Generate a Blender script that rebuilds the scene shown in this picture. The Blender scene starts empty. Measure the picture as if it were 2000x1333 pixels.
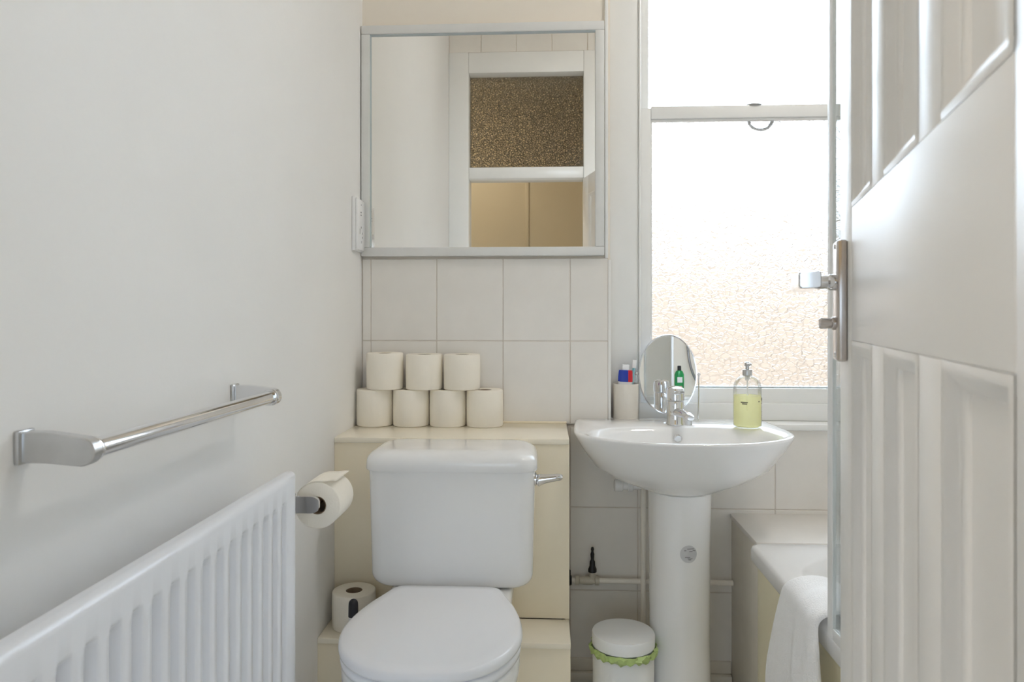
import bpy, bmesh, math, random
from mathutils import Vector, Matrix
random.seed(7)
PI = math.pi
S = bpy.context.scene
COL = S.collection
CZ = 1.16            # eye height above the floor

# ------------------------------------------------------------------ camera
cam_d = bpy.data.cameras.new('camera')
cam = bpy.data.objects.new('camera', cam_d); COL.objects.link(cam)
cam.location = (0, 0, CZ)
cam.rotation_euler = (PI/2, 0, math.atan(72/1400))
cam_d.sensor_width = 36; cam_d.lens = 25.2
cam_d.shift_y = -48.5/2000
cam_d.clip_start = 0.02
cam_d.dof.use_dof = True; cam_d.dof.focus_distance = 1.85; cam_d.dof.aperture_fstop = 10
S.camera = cam

# ------------------------------------------------------------------ world, sun, exposure
W = bpy.data.worlds.new('sky'); S.world = W; W.use_nodes = True
bg = W.node_tree.nodes['Background']
bg.inputs[0].default_value = (0.71, 0.85, 1.0, 1); bg.inputs[1].default_value = 6.0
sun_d = bpy.data.lights.new('sun', 'SUN'); sun_d.energy = 1.5; sun_d.angle = 0.01; sun_d.color = (1, .95, .88)
sun = bpy.data.objects.new('sun', sun_d); COL.objects.link(sun)
sun.rotation_euler = (math.radians(24), 0, math.radians(-14)); sun.location = (0, -3, 8)
por_d = bpy.data.lights.new('window_portal', 'AREA'); por_d.shape = 'RECTANGLE'; por_d.size = .66; por_d.size_y = 1.7
por_d.cycles.is_portal = True
por = bpy.data.objects.new('window_portal', por_d); COL.objects.link(por)
por2_d = bpy.data.lights.new('hall_fill_portal', 'AREA'); por2_d.shape = 'RECTANGLE'; por2_d.size = 2.3; por2_d.size_y = 1.5  # portal for the added hall window
por2_d.cycles.is_portal = True
por2 = bpy.data.objects.new('hall_fill_portal', por2_d); COL.objects.link(por2)
por2.location = (.02, -1.38, .86); por2.rotation_euler = (PI/2, 0, 0)
por.location = (.625, 2.30, CZ+.62); por.rotation_euler = (-PI/2, 0, 0)
BATH_FILL = 3.4
HALL_FILL = 5.0
S.view_settings.view_transform = 'Standard'; S.view_settings.look = 'None'
S.view_settings.exposure = 0.98; S.view_settings.gamma = 1.0; S.view_settings.use_curve_mapping = False
S.cycles.diffuse_bounces = 8; S.cycles.max_bounces = 16; S.cycles.glossy_bounces = 6
S.cycles.use_denoising = True

# ------------------------------------------------------------------ materials
def srgb(r, g, b):
    f = lambda c: c/12.92 if c <= .04045 else ((c+.055)/1.055)**2.4
    return (f(r/255), f(g/255), f(b/255), 1)
def mat(name, col, rough=.5, metal=0., noise=0., nscale=8., bump=0., bscale=60., coat=0., spec=.5, trans=0., ior=1.45, stretch=None, coat_rough=.03):
    m = bpy.data.materials.new(name); m.use_nodes = True
    nt = m.node_tree; p = nt.nodes['Principled BSDF']
    p.inputs['Base Color'].default_value = col
    p.inputs['Roughness'].default_value = rough; p.inputs['Metallic'].default_value = metal
    p.inputs['Specular IOR Level'].default_value = spec
    p.inputs['Coat Weight'].default_value = coat; p.inputs['Coat Roughness'].default_value = coat_rough
    p.inputs['Transmission Weight'].default_value = trans; p.inputs['IOR'].default_value = ior
    tc = nt.nodes.new('ShaderNodeTexCoord'); src = tc.outputs['Object']
    if stretch:
        mp = nt.nodes.new('ShaderNodeMapping'); mp.inputs['Scale'].default_value = stretch
        nt.links.new(src, mp.inputs['Vector']); src = mp.outputs['Vector']
    if noise > 0:
        n = nt.nodes.new('ShaderNodeTexNoise'); n.inputs['Scale'].default_value = nscale; n.inputs['Detail'].default_value = 5
        nt.links.new(src, n.inputs['Vector'])
        mr = nt.nodes.new('ShaderNodeMapRange'); mr.inputs['From Min'].default_value = .3; mr.inputs['From Max'].default_value = .7
        mr.inputs['To Min'].default_value = 1-noise; mr.inputs['To Max'].default_value = 1+noise*.4
        nt.links.new(n.outputs['Fac'], mr.inputs['Value'])
        mx = nt.nodes.new('ShaderNodeVectorMath'); mx.operation = 'SCALE'; mx.inputs[0].default_value = col[:3]
        nt.links.new(mr.outputs['Result'], mx.inputs['Scale']); nt.links.new(mx.outputs['Vector'], p.inputs['Base Color'])
    if bump > 0:
        n2 = nt.nodes.new('ShaderNodeTexNoise'); n2.inputs['Scale'].default_value = bscale; n2.inputs['Detail'].default_value = 3
        nt.links.new(src, n2.inputs['Vector'])
        b = nt.nodes.new('ShaderNodeBump'); b.inputs['Strength'].default_value = bump; b.inputs['Distance'].default_value = .002
        nt.links.new(n2.outputs['Fac'], b.inputs['Height']); nt.links.new(b.outputs['Normal'], p.inputs['Normal'])
    return m

def obscure_glass(name, scale, strength, tint=(1, 1, 1, 1), clear=.45, rough=.22):
    """patterned bathroom glass: fine relief on a real pane that refracts what lies behind it"""
    m = bpy.data.materials.new(name); m.use_nodes = True; nt = m.node_tree; nt.nodes.clear()
    N = nt.nodes.new; L = nt.links.new
    out = N('ShaderNodeOutputMaterial'); tc = N('ShaderNodeTexCoord')
    mp = N('ShaderNodeMapping'); mp.inputs['Scale'].default_value = (.75, 1, 1.15); L(tc.outputs['Object'], mp.inputs['Vector'])
    wob = N('ShaderNodeTexNoise'); wob.inputs['Scale'].default_value = scale*.8; L(mp.outputs['Vector'], wob.inputs['Vector'])
    add = N('ShaderNodeVectorMath'); add.operation = 'MULTIPLY_ADD'; add.inputs[1].default_value = (.014, .014, .014)
    L(wob.outputs['Color'], add.inputs[0]); L(mp.outputs['Vector'], add.inputs[2])
    v = N('ShaderNodeTexVoronoi'); v.feature = 'DISTANCE_TO_EDGE'; v.inputs['Scale'].default_value = scale; L(add.outputs['Vector'], v.inputs['Vector'])
    r = N('ShaderNodeMapRange'); r.interpolation_type = 'SMOOTHSTEP'; r.inputs['From Max'].default_value = .16; L(v.outputs['Distance'], r.inputs['Value'])
    b = N('ShaderNodeBump'); b.inputs['Strength'].default_value = strength; b.inputs['Distance'].default_value = .006; L(r.outputs['Result'], b.inputs['Height'])
    tn = N('ShaderNodeMix'); tn.data_type = 'RGBA'; tn.inputs[6].default_value = (tint[0]*.86, tint[1]*.86, tint[2]*.86, 1); tn.inputs[7].default_value = tint
    L(r.outputs['Result'], tn.inputs[0])
    rf = N('ShaderNodeBsdfRefraction'); rf.inputs['IOR'].default_value = 1.25; rf.inputs['Roughness'].default_value = rough; rf.inputs['Color'].default_value = tint
    L(b.outputs['Normal'], rf.inputs['Normal']); L(tn.outputs[2], rf.inputs['Color'])
    tr = N('ShaderNodeBsdfTransparent'); tr.inputs['Color'].default_value = tint
    gl = N('ShaderNodeBsdfGlossy'); gl.inputs['Roughness'].default_value = .12; L(b.outputs['Normal'], gl.inputs['Normal'])
    m1 = N('ShaderNodeMixShader'); m1.inputs[0].default_value = clear; L(rf.outputs[0], m1.inputs[1]); L(tr.outputs[0], m1.inputs[2])
    fr = N('ShaderNodeFresnel'); fr.inputs['IOR'].default_value = 1.45; L(b.outputs['Normal'], fr.inputs['Normal'])
    m2 = N('ShaderNodeMixShader'); L(fr.outputs[0], m2.inputs[0]); L(m1.outputs[0], m2.inputs[1]); L(gl.outputs[0], m2.inputs[2])
    L(m2.outputs[0], out.inputs['Surface'])
    return m
def clear_mat(name, tint, gloss=.08, rough=.03):
    m = bpy.data.materials.new(name); m.use_nodes = True; nt = m.node_tree; nt.nodes.clear(); N = nt.nodes.new; L = nt.links.new
    out = N('ShaderNodeOutputMaterial'); tr = N('ShaderNodeBsdfTransparent'); tr.inputs['Color'].default_value = tint
    gl = N('ShaderNodeBsdfGlossy'); gl.inputs['Roughness'].default_value = rough
    lw = N('ShaderNodeLayerWeight'); lw.inputs['Blend'].default_value = .25
    mt = N('ShaderNodeMath'); mt.operation = 'MULTIPLY_ADD'; mt.inputs[1].default_value = .6; mt.inputs[2].default_value = gloss*.4
    L(lw.outputs['Fresnel'], mt.inputs[0])
    mx = N('ShaderNodeMixShader'); L(mt.outputs[0], mx.inputs[0]); L(tr.outputs[0], mx.inputs[1]); L(gl.outputs[0], mx.inputs[2])
    L(mx.outputs[0], out.inputs['Surface']); return m
def liquid_mat(name, tint):
    m = bpy.data.materials.new(name); m.use_nodes = True; nt = m.node_tree; nt.nodes.clear(); N = nt.nodes.new; L = nt.links.new
    out = N('ShaderNodeOutputMaterial'); tr = N('ShaderNodeBsdfTransparent'); tr.inputs['Color'].default_value = tint
    tl = N('ShaderNodeBsdfTranslucent'); tl.inputs['Color'].default_value = tint
    df = N('ShaderNodeBsdfDiffuse'); df.inputs['Color'].default_value = tint
    a = N('ShaderNodeMixShader'); a.inputs[0].default_value = .4; L(tl.outputs[0], a.inputs[1]); L(df.outputs[0], a.inputs[2])
    mx = N('ShaderNodeMixShader'); mx.inputs[0].default_value = .55; L(tr.outputs[0], mx.inputs[1]); L(a.outputs[0], mx.inputs[2])
    L(mx.outputs[0], out.inputs['Surface']); return m
def emit_mat(name, col, s):
    m = bpy.data.materials.new(name); m.use_nodes = True; p = m.node_tree.nodes['Principled BSDF']
    p.inputs['Base Color'].default_value = col; p.inputs['Emission Color'].default_value = col; p.inputs['Emission Strength'].default_value = s
    return m

M = {}
M['wall'] = mat('wall_paint', srgb(240, 239, 237), .55, noise=.02, nscale=3, bump=.12, bscale=90)
M['wall_cream'] = mat('cream_wall_paint', srgb(240, 232, 220), .55, noise=.02, nscale=3, bump=.12, bscale=90)
M['ceiling'] = mat('ceiling_paint', srgb(244, 242, 238), .7, noise=.02, bump=.1)
M['boxing'] = mat('cream_gloss_paint', srgb(246, 235, 211), .35, noise=.03, nscale=6, bump=.08, bscale=50)
M['shelf'] = mat('cream_gloss_shelf', srgb(246, 238, 220), .14, noise=.03, nscale=7)
M['tile'] = mat('beige_tile_glaze', srgb(235, 231, 225), .3, noise=.04, nscale=9, bump=.05, bscale=30)
M['grout'] = mat('tile_grout', srgb(214, 206, 196), .8, noise=.1, nscale=30)
M['white_gloss'] = mat('white_gloss_paint', srgb(240, 240, 238), .22, noise=.015, nscale=10, bump=.1, bscale=35)
M['door'] = mat('door_gloss_paint', srgb(247, 244, 240), rough=.4, noise=.015, nscale=10, bump=.22, bscale=30, stretch=(1, 1, .6), coat=.9, coat_rough=.42, spec=.7)
M['frame'] = mat('mirror_frame_paint', srgb(226, 226, 224), .4, noise=.04, nscale=14, bump=.1)
M['ceramic'] = mat('white_ceramic', srgb(243, 243, 243), .07, noise=.005, coat=.5)
M['plastic'] = mat('white_plastic', srgb(242, 242, 243), .22, noise=.005)
M['seat'] = mat('white_seat_plastic', srgb(240, 241, 245), .18, noise=.005)
M['radiator'] = mat('radiator_enamel', srgb(233, 235, 240), .25, noise=.01)
M['chrome'] = mat('chrome', (.78, .78, .79, 1), .08, 1., noise=.03, nscale=20)
M['satin'] = mat('satin_chrome', (.62, .62, .62, 1), .28, 1., noise=.08, nscale=25)
M['door_metal'] = mat('door_furniture_metal', (.60, .56, .54, 1), .22, 1., noise=.06, nscale=30)
M['mirror'] = mat('mirror_glass', (.93, .92, .89, 1), .004, 1., noise=.004, nscale=4)
M['mirror2'] = mat('vanity_mirror_glass', (.92, .93, .94, 1), .004, 1., noise=.004, nscale=4)
M['paper'] = mat('toilet_paper', srgb(247, 241, 229), .9, noise=.02, nscale=20, bump=.25, bscale=220)
M['card'] = mat('cardboard_core', srgb(150, 130, 108), .9, noise=.08, nscale=30)
M['dark'] = mat('dark_plastic', srgb(44, 45, 52), .4, noise=.1, nscale=20)
M['black'] = mat('black_plastic', srgb(24, 23, 24), .4, noise=.1, nscale=20)
M['bath'] = mat('bath_enamel', srgb(240, 240, 240), .1, noise=.005)
M['bathpanel'] = mat('cream_bath_panel', srgb(246, 238, 210), .3, noise=.02, nscale=5)
M['towel'] = mat('white_terry_towel', srgb(253, 253, 254), .95, noise=.03, nscale=60, bump=1., bscale=420)
M['pipe'] = mat('painted_pipe', srgb(248, 242, 232), .45, noise=.06, nscale=20)
M['brass'] = mat('aged_fitting_metal', srgb(205, 198, 182), .35, noise=.12, nscale=40)
M['bin'] = mat('bin_enamel', srgb(246, 248, 250), .35, noise=.01)
M['bag'] = mat('green_bin_liner', srgb(206, 230, 150), .4, noise=.1, nscale=40, trans=.2)
M['sticker'] = mat('silver_sticker', srgb(206, 206, 208), .35, noise=.06, nscale=60)
M['ink'] = mat('grey_print', srgb(84, 80, 78), .6, noise=.05)
M['floor'] = mat('pale_vinyl_floor', srgb(242, 239, 232), .5, noise=.08, nscale=6, bump=.1)
M['hall'] = mat('hall_paint', srgb(198, 184, 156), .7, noise=.03, nscale=3, bump=.1)
M['skirt'] = mat('skirting_paint', srgb(232, 226, 214), .35, noise=.06, nscale=12)
M['blue'] = mat('toothpaste_blue', srgb(40, 66, 176), .3, noise=.1, nscale=30)
M['red'] = mat('toothpaste_red', srgb(218, 40, 52), .3, noise=.05, nscale=30)
M['cyan'] = mat('toothbrush_cyan', srgb(150, 214, 226), .3, noise=.03)
M['cup'] = mat('cream_cup_glaze', srgb(228, 222, 212), .3, noise=.02)
M['green'] = mat('shampoo_green', srgb(40, 150, 84), .3, noise=.05)
M['pink'] = mat('label_pink', srgb(222, 130, 140), .5, noise=.04)
M['hose'] = mat('steel_hose', (.35, .35, .36, 1), .3, 1., bump=.6, bscale=260)
M['seal'] = mat('screen_seal_rubber', srgb(186, 196, 200), .4, noise=.05)
M['screen_white'] = mat('screen_frame_white', srgb(248, 249, 250), .3, noise=.01)
M['building'] = mat('peach_render', (.158, .116, .083, 1), .8, noise=.05, nscale=1.5, bump=.2)
M['roof'] = mat('slate_roof', srgb(120, 112, 108), .7, noise=.15, nscale=10)
M['ground'] = mat('yard_paving', srgb(170, 160, 148), .8, noise=.1, nscale=3)
M['mould'] = mat('old_sealant', srgb(150, 112, 70), .7, noise=.3, nscale=50)
M['glass_low'] = obscure_glass('obscure_glass_large', 66, .4, clear=.12, rough=.5)
M['glass_up'] = obscure_glass('obscure_glass_fine', 105, .3, rough=.26)
M['glass_door'] = obscure_glass('obscure_glass_transom', 105, .8, tint=(.95, .92, .86, 1), clear=.15, rough=.2)
M['clear'] = clear_mat('clear_plastic', (.97, .97, .97, 1))
M['tinted'] = clear_mat('hall_fill_glass', (.43, .43, .43, 1), .05, .3)  # grey tint sets how much fill the added hall window lets in
M['screen'] = clear_mat('shower_screen_glass', (.96, .98, .98, 1))
M['soap'] = liquid_mat('yellow_soap', (.94, .915, .66, 1))
M['lamp'] = emit_mat('fill_lamp_diffuser', (1, .95, .88, 1), 4.0)

# ------------------------------------------------------------------ helpers
def obj(name, bm, m, parent=None, smooth=True, angle=35):
    me = bpy.data.meshes.new(name)
    bmesh.ops.remove_doubles(bm, verts=bm.verts, dist=1e-6)
    bmesh.ops.recalc_face_normals(bm, faces=bm.faces)
    bm.to_mesh(me); bm.free()
    me.materials.append(m)
    if smooth:
        me.polygons.foreach_set('use_smooth', [True]*len(me.polygons)); me.set_sharp_from_angle(angle=math.radians(angle))
    o = bpy.data.objects.new(name, me); COL.objects.link(o)
    if parent is not None: o.parent = parent
    return o
def tag(o, label=None, cat=None, group=None, kind=None):
    if label: o['label'] = label
    if cat: o['category'] = cat
    if group: o['group'] = group
    if kind: o['kind'] = kind
    return o
def thing(name, label, cat, loc=(0, 0, 0), rot=(0, 0, 0), group=None, kind=None):
    o = bpy.data.objects.new(name, None); COL.objects.link(o); o.empty_display_size = .05
    o.location = loc; o.rotation_euler = rot
    return tag(o, label, cat, group, kind)
def BM(): return bmesh.new()
def box(bm, x0, x1, y0, y1, z0, z1, bev=0., seg=2):
    vs = [bm.verts.new(p) for p in ((x0,y0,z0),(x1,y0,z0),(x1,y1,z0),(x0,y1,z0),(x0,y0,z1),(x1,y0,z1),(x1,y1,z1),(x0,y1,z1))]
    fs = [bm.faces.new([vs[i] for i in q]) for q in ((3,2,1,0),(4,5,6,7),(0,1,5,4),(1,2,6,5),(2,3,7,6),(3,0,4,7))]
    if bev > 0:
        es = list({e for f in fs for e in f.edges})
        bmesh.ops.bevel(bm, geom=es, offset=bev, segments=seg, affect='EDGES', profile=.5)
    return bm
def bx(x0, x1, y0, y1, z0, z1, bev=0., seg=2): return box(BM(), x0, x1, y0, y1, z0, z1, bev, seg)
def loft(bm, rings, cap0=True, cap1=True, closed=True):
    R = [[bm.verts.new(p) for p in r] for r in rings]
    n = len(R[0])
    for a, b in zip(R, R[1:]):
        for i in range(n if closed else n-1):
            j = (i+1) % n
            bm.faces.new((a[i], a[j], b[j], b[i]))
    if cap0: bm.faces.new(list(reversed(R[0])))
    if cap1: bm.faces.new(R[-1])
    return R
def circ(cx, cy, cz, r, n=28, axis='z', ry=None):
    ry = ry or r; out = []
    for i in range(n):
        a = 2*PI*i/n; c, s = r*math.cos(a), ry*math.sin(a)
        out.append((cx+c, cy+s, cz) if axis == 'z' else (cx+c, cy, cz+s) if axis == 'y' else (cx, cy+c, cz+s))
    return out
def lathe(bm, prof, cx=0, cy=0, cz=0, n=32, axis='z', cap0=True, cap1=True):
    rings = []
    for r, h in prof:
        r = max(r, 1e-4)
        rings.append(circ(cx, cy, cz+h, r, n) if axis == 'z' else circ(cx, cy+h, cz, r, n, 'y') if axis == 'y' else circ(cx+h, cy, cz, r, n, 'x'))
    loft(bm, rings, cap0, cap1); return bm
def rrect(cx, cy, hx, hy, r, z, k=6):
    pts = []
    for sx, sy, a0 in ((1, 1, 0), (-1, 1, 90), (-1, -1, 180), (1, -1, 270)):
        for i in range(k+1):
            a = math.radians(a0 + 90*i/k)
            pts.append((cx+sx*(hx-r)+r*math.cos(a), cy+sy*(hy-r)+r*math.sin(a), z))
    return pts
def tube(bm, path, r, n=12, cap=True):
    P = [Vector(p) for p in path]; rings = []; prev = None
    for i, p in enumerate(P):
        t = (P[min(i+1, len(P)-1)] - P[max(i-1, 0)]).normalized()
        if prev is None:
            u = t.orthogonal().normalized()
        else:
            u = (prev - t*prev.dot(t)).normalized()
        prev = u; v = t.cross(u); rr = r[i] if isinstance(r, (list, tuple)) else r
        rings.append([p + (u*math.cos(2*PI*k/n) + v*math.sin(2*PI*k/n))*rr for k in range(n)])
    loft(bm, rings, cap, cap); return bm
def spline(pts, sub=6):
    P = [Vector(p) for p in pts]; out = []
    for i in range(len(P)-1):
        p0, p1, p2, p3 = P[max(i-1, 0)], P[i], P[i+1], P[min(i+2, len(P)-1)]
        for k in range(sub):
            t = k/sub
            out.append(.5*((2*p1)+(-p0+p2)*t+(2*p0-5*p1+4*p2-p3)*t*t+(-p0+3*p1-3*p2+p3)*t**3))
    out.append(P[-1]); return out
def struct(o): o['kind'] = 'structure'; return o
def copy_thing(o, loc, rotz=0):
    c = o.copy(); COL.objects.link(c); c.location = loc; c.rotation_euler = (0, 0, rotz)
    for ch in list(o.children):
        d = ch.copy(); COL.objects.link(d); d.parent = c
    return c
Z = lambda z: CZ+z      # heights were surveyed relative to the eye level

# ------------------------------------------------------------------ room shell
XL, XR, YB, YF = -.565, 1.20, 2.15, .22
ZC = 2.95
struct(obj('floor', bx(-1.3, 1.35, -1.4, 2.4, -.1, 0), M['floor']))
struct(obj('ceiling', bx(-1.3, 1.35, -1.4, 2.4, ZC, ZC+.1), M['ceiling']))
struct(obj('wall_left', bx(XL-.1, XL, YF-.12, 2.4, 0, ZC), M['wall']))
struct(obj('wall_right', bx(XR, XR+.1, YF-.12, 2.4, 0, ZC), M['wall']))
WX0, WX1 = .184, 1.07          # window opening
WZ0, WZ1 = Z(-.335), Z(1.575)
b = BM()
box(b, XL, WX0-.002, YB, 2.38, 0, ZC); box(b, WX1, XR, YB, 2.38, 0, ZC)
box(b, WX0-.002, WX1, YB, 2.38, 0, WZ0); box(b, WX0-.002, WX1, YB, 2.38, WZ1, ZC)
wb = struct(obj('wall_back', b, M['wall_cream'], smooth=False))
# tiles, 200 x 247 mm, laid on the back wall
zj = [.1727-.247*k for k in range(7)]
xj = [-.737+.2*k for k in range(11)]
grout = BM(); box(grout, XL+.001, .176, 2.1413, 2.151, Z(zj[2]), Z(zj[0])); box(grout, .056, XR-.001, 2.1413, 2.151, .11, Z(zj[2])-.004)
obj('grout', grout, M['grout'], wb, smooth=False)
cache = {}
def tile(x0, x1, z0, z1):
    g = .0013; w, h = round(x1-x0-2*g, 4), round(z1-z0-2*g, 4)
    if (w, h) not in cache:
        t = obj('tile', bx(-w/2, w/2, -.0045, .0045, -h/2, h/2, .0014, 1), M['tile'], wb); cache[(w, h)] = t
    else:
        t = cache[(w, h)].copy(); COL.objects.link(t); t.parent = wb
    t.location = ((x0+x1)/2, 2.1445+random.uniform(-.0003, .0003), (z0+z1)/2)
for r in range(6):
    z1, z0 = Z(zj[r]), Z(zj[r+1])
    lo, hi = (XL+.002, .176) if r < 2 else (.056, XR-.002)
    if r == 2: z1 = min(z1, WZ0+.005)
    z0 = max(z0, .11)
    if z1-z0 < .02: continue
    for a, c in zip(xj, xj[1:]):
        a, c = max(a, lo), min(c, hi)
        if c-a > .01: tile(a, c, z0, z1)
struct(obj('trim_1', bx(.1755, .184, 2.1385, 2.152, WZ0, Z(.168), .002), M['white_gloss']))
b = BM()
box(b, .056, .535, 2.128, 2.149, 0, .085, .003); box(b, .056, .535, 2.120, 2.149, .085, .108, .005); box(b, .056, .535, 2.133, 2.149, .108, .145, .004)
struct(obj('baseboard_back', b, M['skirt']))
struct(obj('baseboard_left', bx(XL, XL+.018, YF+.02, 1.721, 0, .13, .005), M['white_gloss']))

# door wall behind the camera (seen in the mirrors), with tiled head
DX0, DX1 = -.452, .195
b = BM()
box(b, DX1+.105, XR, YF-.12, YF, 0, ZC); box(b, XL, DX1+.105, YF-.12, YF, Z(1.49), ZC)
wf = struct(obj('wall_front', b, M['wall_cream'], smooth=False))
for i in range(9):
    x0 = max(XL+.002, -.583+.2*i); x1 = min(XR-.002, -.383+.2*i)
    for k, (z0, z1) in enumerate(((Z(1.493), Z(1.64)),)):
        if x1-x0 > .02: obj('tile', bx(x0+.0015, x1-.0015, YF-.001, YF+.006, z0, z1, .0014, 1), M['tile'], wf)
fr = struct(thing('trim_2', None, None, (0, 0, 0)))
for x0, x1 in ((XL+.0005, DX0), (DX1, DX1+.108)):
    obj('door_post', bx(x0, x1, YF-.125, YF+.02, 0, Z(1.49), .004), M['white_gloss'], fr)
obj('door_head', bx(DX0, DX1, YF-.124, YF+.019, Z(1.372), Z(1.489), .004), M['white_gloss'], fr)
obj('transom_bar', bx(DX0, DX1, YF-.12, YF+.012, Z(.777), Z(.841), .004), M['white_gloss'], fr)
w2 = struct(thing('window_2', None, None, (0, 0, 0)))
obj('pane', bx(DX0, DX1, YF-.065, YF-.06, Z(.841), Z(1.372)), M['glass_door'], w2)
# hall outside the door
b = BM(); box(b, -1.3, 1.35, -1.4, -1.3, 0, .10); box(b, -1.3, 1.35, -1.4, -1.3, 1.62, ZC); box(b, -1.3, -1.14, -1.4, -1.3, .10, 1.62); box(b, 1.18, 1.35, -1.4, -1.3, .10, 1.62); box(b, -1.3, -1.2, -1.3, YF-.12, 0, ZC); box(b, 1.25, 1.35, -1.3, YF-.12, 0, ZC)
box(b, -1.2, XL-.1, YF-.13, YF-.12+.001, 0, ZC); box(b, XR, 1.26, YF-.13, YF-.119, 0, ZC)
wh = struct(obj('wall_hall', b, M['hall'], smooth=False))
for k in range(2):
    x0 = -.185+.55*k
    obj('panel_strip', bx(x0, x0+.03, -1.302, -1.29, 1.63, Z(1.1), .003), M['hall'], wh)
w3 = struct(thing('hall_fill_window', None, None, (0, 0, 0)))  # added window, unseen, lets sky into the hall as front fill
for x0 in (-1.14, -.38, .38, 1.14): obj('mullion', bx(x0, x0+.04, -1.36, -1.31, .14, 1.58, .003), M['white_gloss'], w3)
obj('sill_rail', bx(-1.14, 1.18, -1.37, -1.305, .10, .14, .003), M['white_gloss'], w3); obj('head_rail', bx(-1.14, 1.18, -1.37, -1.305, 1.58, 1.62, .003), M['white_gloss'], w3)
for x0 in (-1.10, -.34, .42): obj('pane', bx(x0, x0+.72, -1.338, -1.334, .14, 1.58), M['tinted'], w3)

# ------------------------------------------------------------------ window
w1 = struct(thing('window_1', None, None, (0, 0, 0)))
wp = lambda n, *a, m='white_gloss': obj(n, bx(*a), M[m], w1)
wp('casing', WX0+.001, .272, 2.195, 2.30, Z(-.31), WZ1-.001, .003)
wp('casing', .975, WX1-.001, 2.195, 2.30, Z(-.31), WZ1-.001, .003)
wp('casing', .272, .975, 2.195, 2.30, Z(1.50), WZ1-.001, .003)
wp('staff_bead', .272, .279, 2.188, 2.215, Z(-.30), Z(1.50), .003)
wp('staff_bead', .968, .975, 2.188, 2.215, Z(-.30), Z(1.50), .003)
wp('sash_track', .272, .281, 2.216, 2.299, Z(-.31), Z(1.50), .001); wp('sash_track', .966, .975, 2.216, 2.299, Z(-.31), Z(1.50), .001)
ls = obj('lower_sash', (lambda b: (box(b, .2795, .311, 2.205, 2.238, Z(-.29), Z(.635), .002), box(b, .936, .9675, 2.205, 2.238, Z(-.29), Z(.635), .002),
    box(b, .311, .936, 2.205, 2.238, Z(-.29), Z(-.2185), .003), box(b, .311, .936, 2.203, 2.238, Z(.602), Z(.640), .003),
    box(b, .311, .316, 2.212, 2.236, Z(-.2185), Z(.602), .002), box(b, .931, .936, 2.212, 2.236, Z(-.2185), Z(.602), .002),
    box(b, .311, .936, 2.210, 2.236, Z(.596), Z(.602), .002)) and b)(BM()), M['white_gloss'], w1)
obj('putty_line', bx(.316, .931, 2.214, 2.236, Z(-.219), Z(-.2145)), M['seal'], ls)
obj('pane', bx(.3145, .9325, 2.219, 2.223, Z(-.2175), Z(.601)), M['glass_low'], ls)
us = obj('upper_sash', (lambda b: (box(b, .2815, .309, 2.245, 2.278, Z(.605), Z(1.50), .002), box(b, .938, .9655, 2.245, 2.278, Z(.605), Z(1.50), .002),
    box(b, .309, .938, 2.245, 2.278, Z(.605), Z(.640), .002), box(b, .309, .938, 2.245, 2.278, Z(1.45), Z(1.50), .002)) and b)(BM()), M['white_gloss'], w1)
obj('pane', bx(.308, .939, 2.259, 2.263, Z(.639), Z(1.451)), M['glass_up'], us)
b = BM(); lathe(b, [(.026, 0), (.026, .003), (.019, .009), (.006, .011)], .623, 2.222, Z(.640), 24)
obj('sash_fastener', b, M['satin'], w1)
b = BM(); tube(b, [(.646+.036*math.cos(a), 2.231, Z(.60)+.030*math.sin(a)) for a in [PI+PI*k/14 for k in range(15)]], .006, 8)
obj('pull_ring', b, M['satin'], w1)
wp('bottom_trim', .272, .975, 2.188, 2.205, Z(-.315), Z(-.262), .004)
sill = obj('window_sill', (lambda b: (box(b, WX0-.001, WX1-.002, 2.128, 2.30, Z(-.335), Z(-.315), .006),) and b)(BM()), M['white_gloss'], w1)

# ------------------------------------------------------------------ outside
b = BM(); box(b, -8, 10, 8.0, 8.4, -4.0, Z(1.30))
ob = tag(obj('building', b, M['building'], smooth=False), 'sunlit peach rendered building wall beyond the obscured window', 'building')
obj('coping', bx(-8.02, 10.02, 7.95, 8.45, Z(1.30), Z(1.38), .01), M['building'], ob)
struct(obj('ground', bx(-30, 30, -30, 30, -4.1, -4.0), M['ground']))

# ------------------------------------------------------------------ open door
th = math.atan(.26)
door = struct(thing('door_1', None, None, (.190, .250, 0), (0, 0, PI/2-th)))
DW, DT, DH = .682, .036, Z(.770)
ST, PW, MU = .0938, .1245, .0605
pz = [(.205, Z(-.027)), (Z(.122), DH-.1)]
dp = lambda n, *a: obj(n, bx(*a), M['door'], door)
dp('stile', 0, ST, -DT, 0, .006, DH, .002); dp('stile', DW-ST, DW, -DT, 0, .006, DH, .002)
dp('rail', ST, DW-ST, -DT, 0, .006, .205, .001); dp('rail', ST, DW-ST, -DT, 0, Z(-.027), Z(.122), .001); dp('rail', ST, DW-ST, -DT, 0, DH-.1, DH, .001)
def frame_mould(u0, u1, z0, z1):
    b = BM(); prof = [(0, 0), (.004, .0012), (.008, -.001), (.013, -.006), (.016, -.0065), (.019, -.0115)]
    rings = []
    for d, y in prof: rings.append([(u0+d, y, z0+d), (u1-d, y, z0+d), (u1-d, y, z1-d), (u0+d, y, z1-d)])
    loft(b, rings, False, False); return b
for k in range(3):
    u0 = ST + k*(PW+MU); u1 = u0+PW
    for z0, z1 in pz:
        obj('panel', bx(u0-.004, u1+.004, -.026, -.0115, z0-.004, z1+.004), M['door'], door)
        obj('moulding', frame_mould(u0, u1, z0, z1), M['door'], door, angle=50)
    if k < 2:
        for z0, z1 in pz: dp('muntin', u1, u1+MU, -DT, 0, z0, z1, .001)
pl = obj('handle_plate', bx(.619, .663, .0002, .011, Z(-.053), Z(.0895), .003), M['door_metal'], door)
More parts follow.
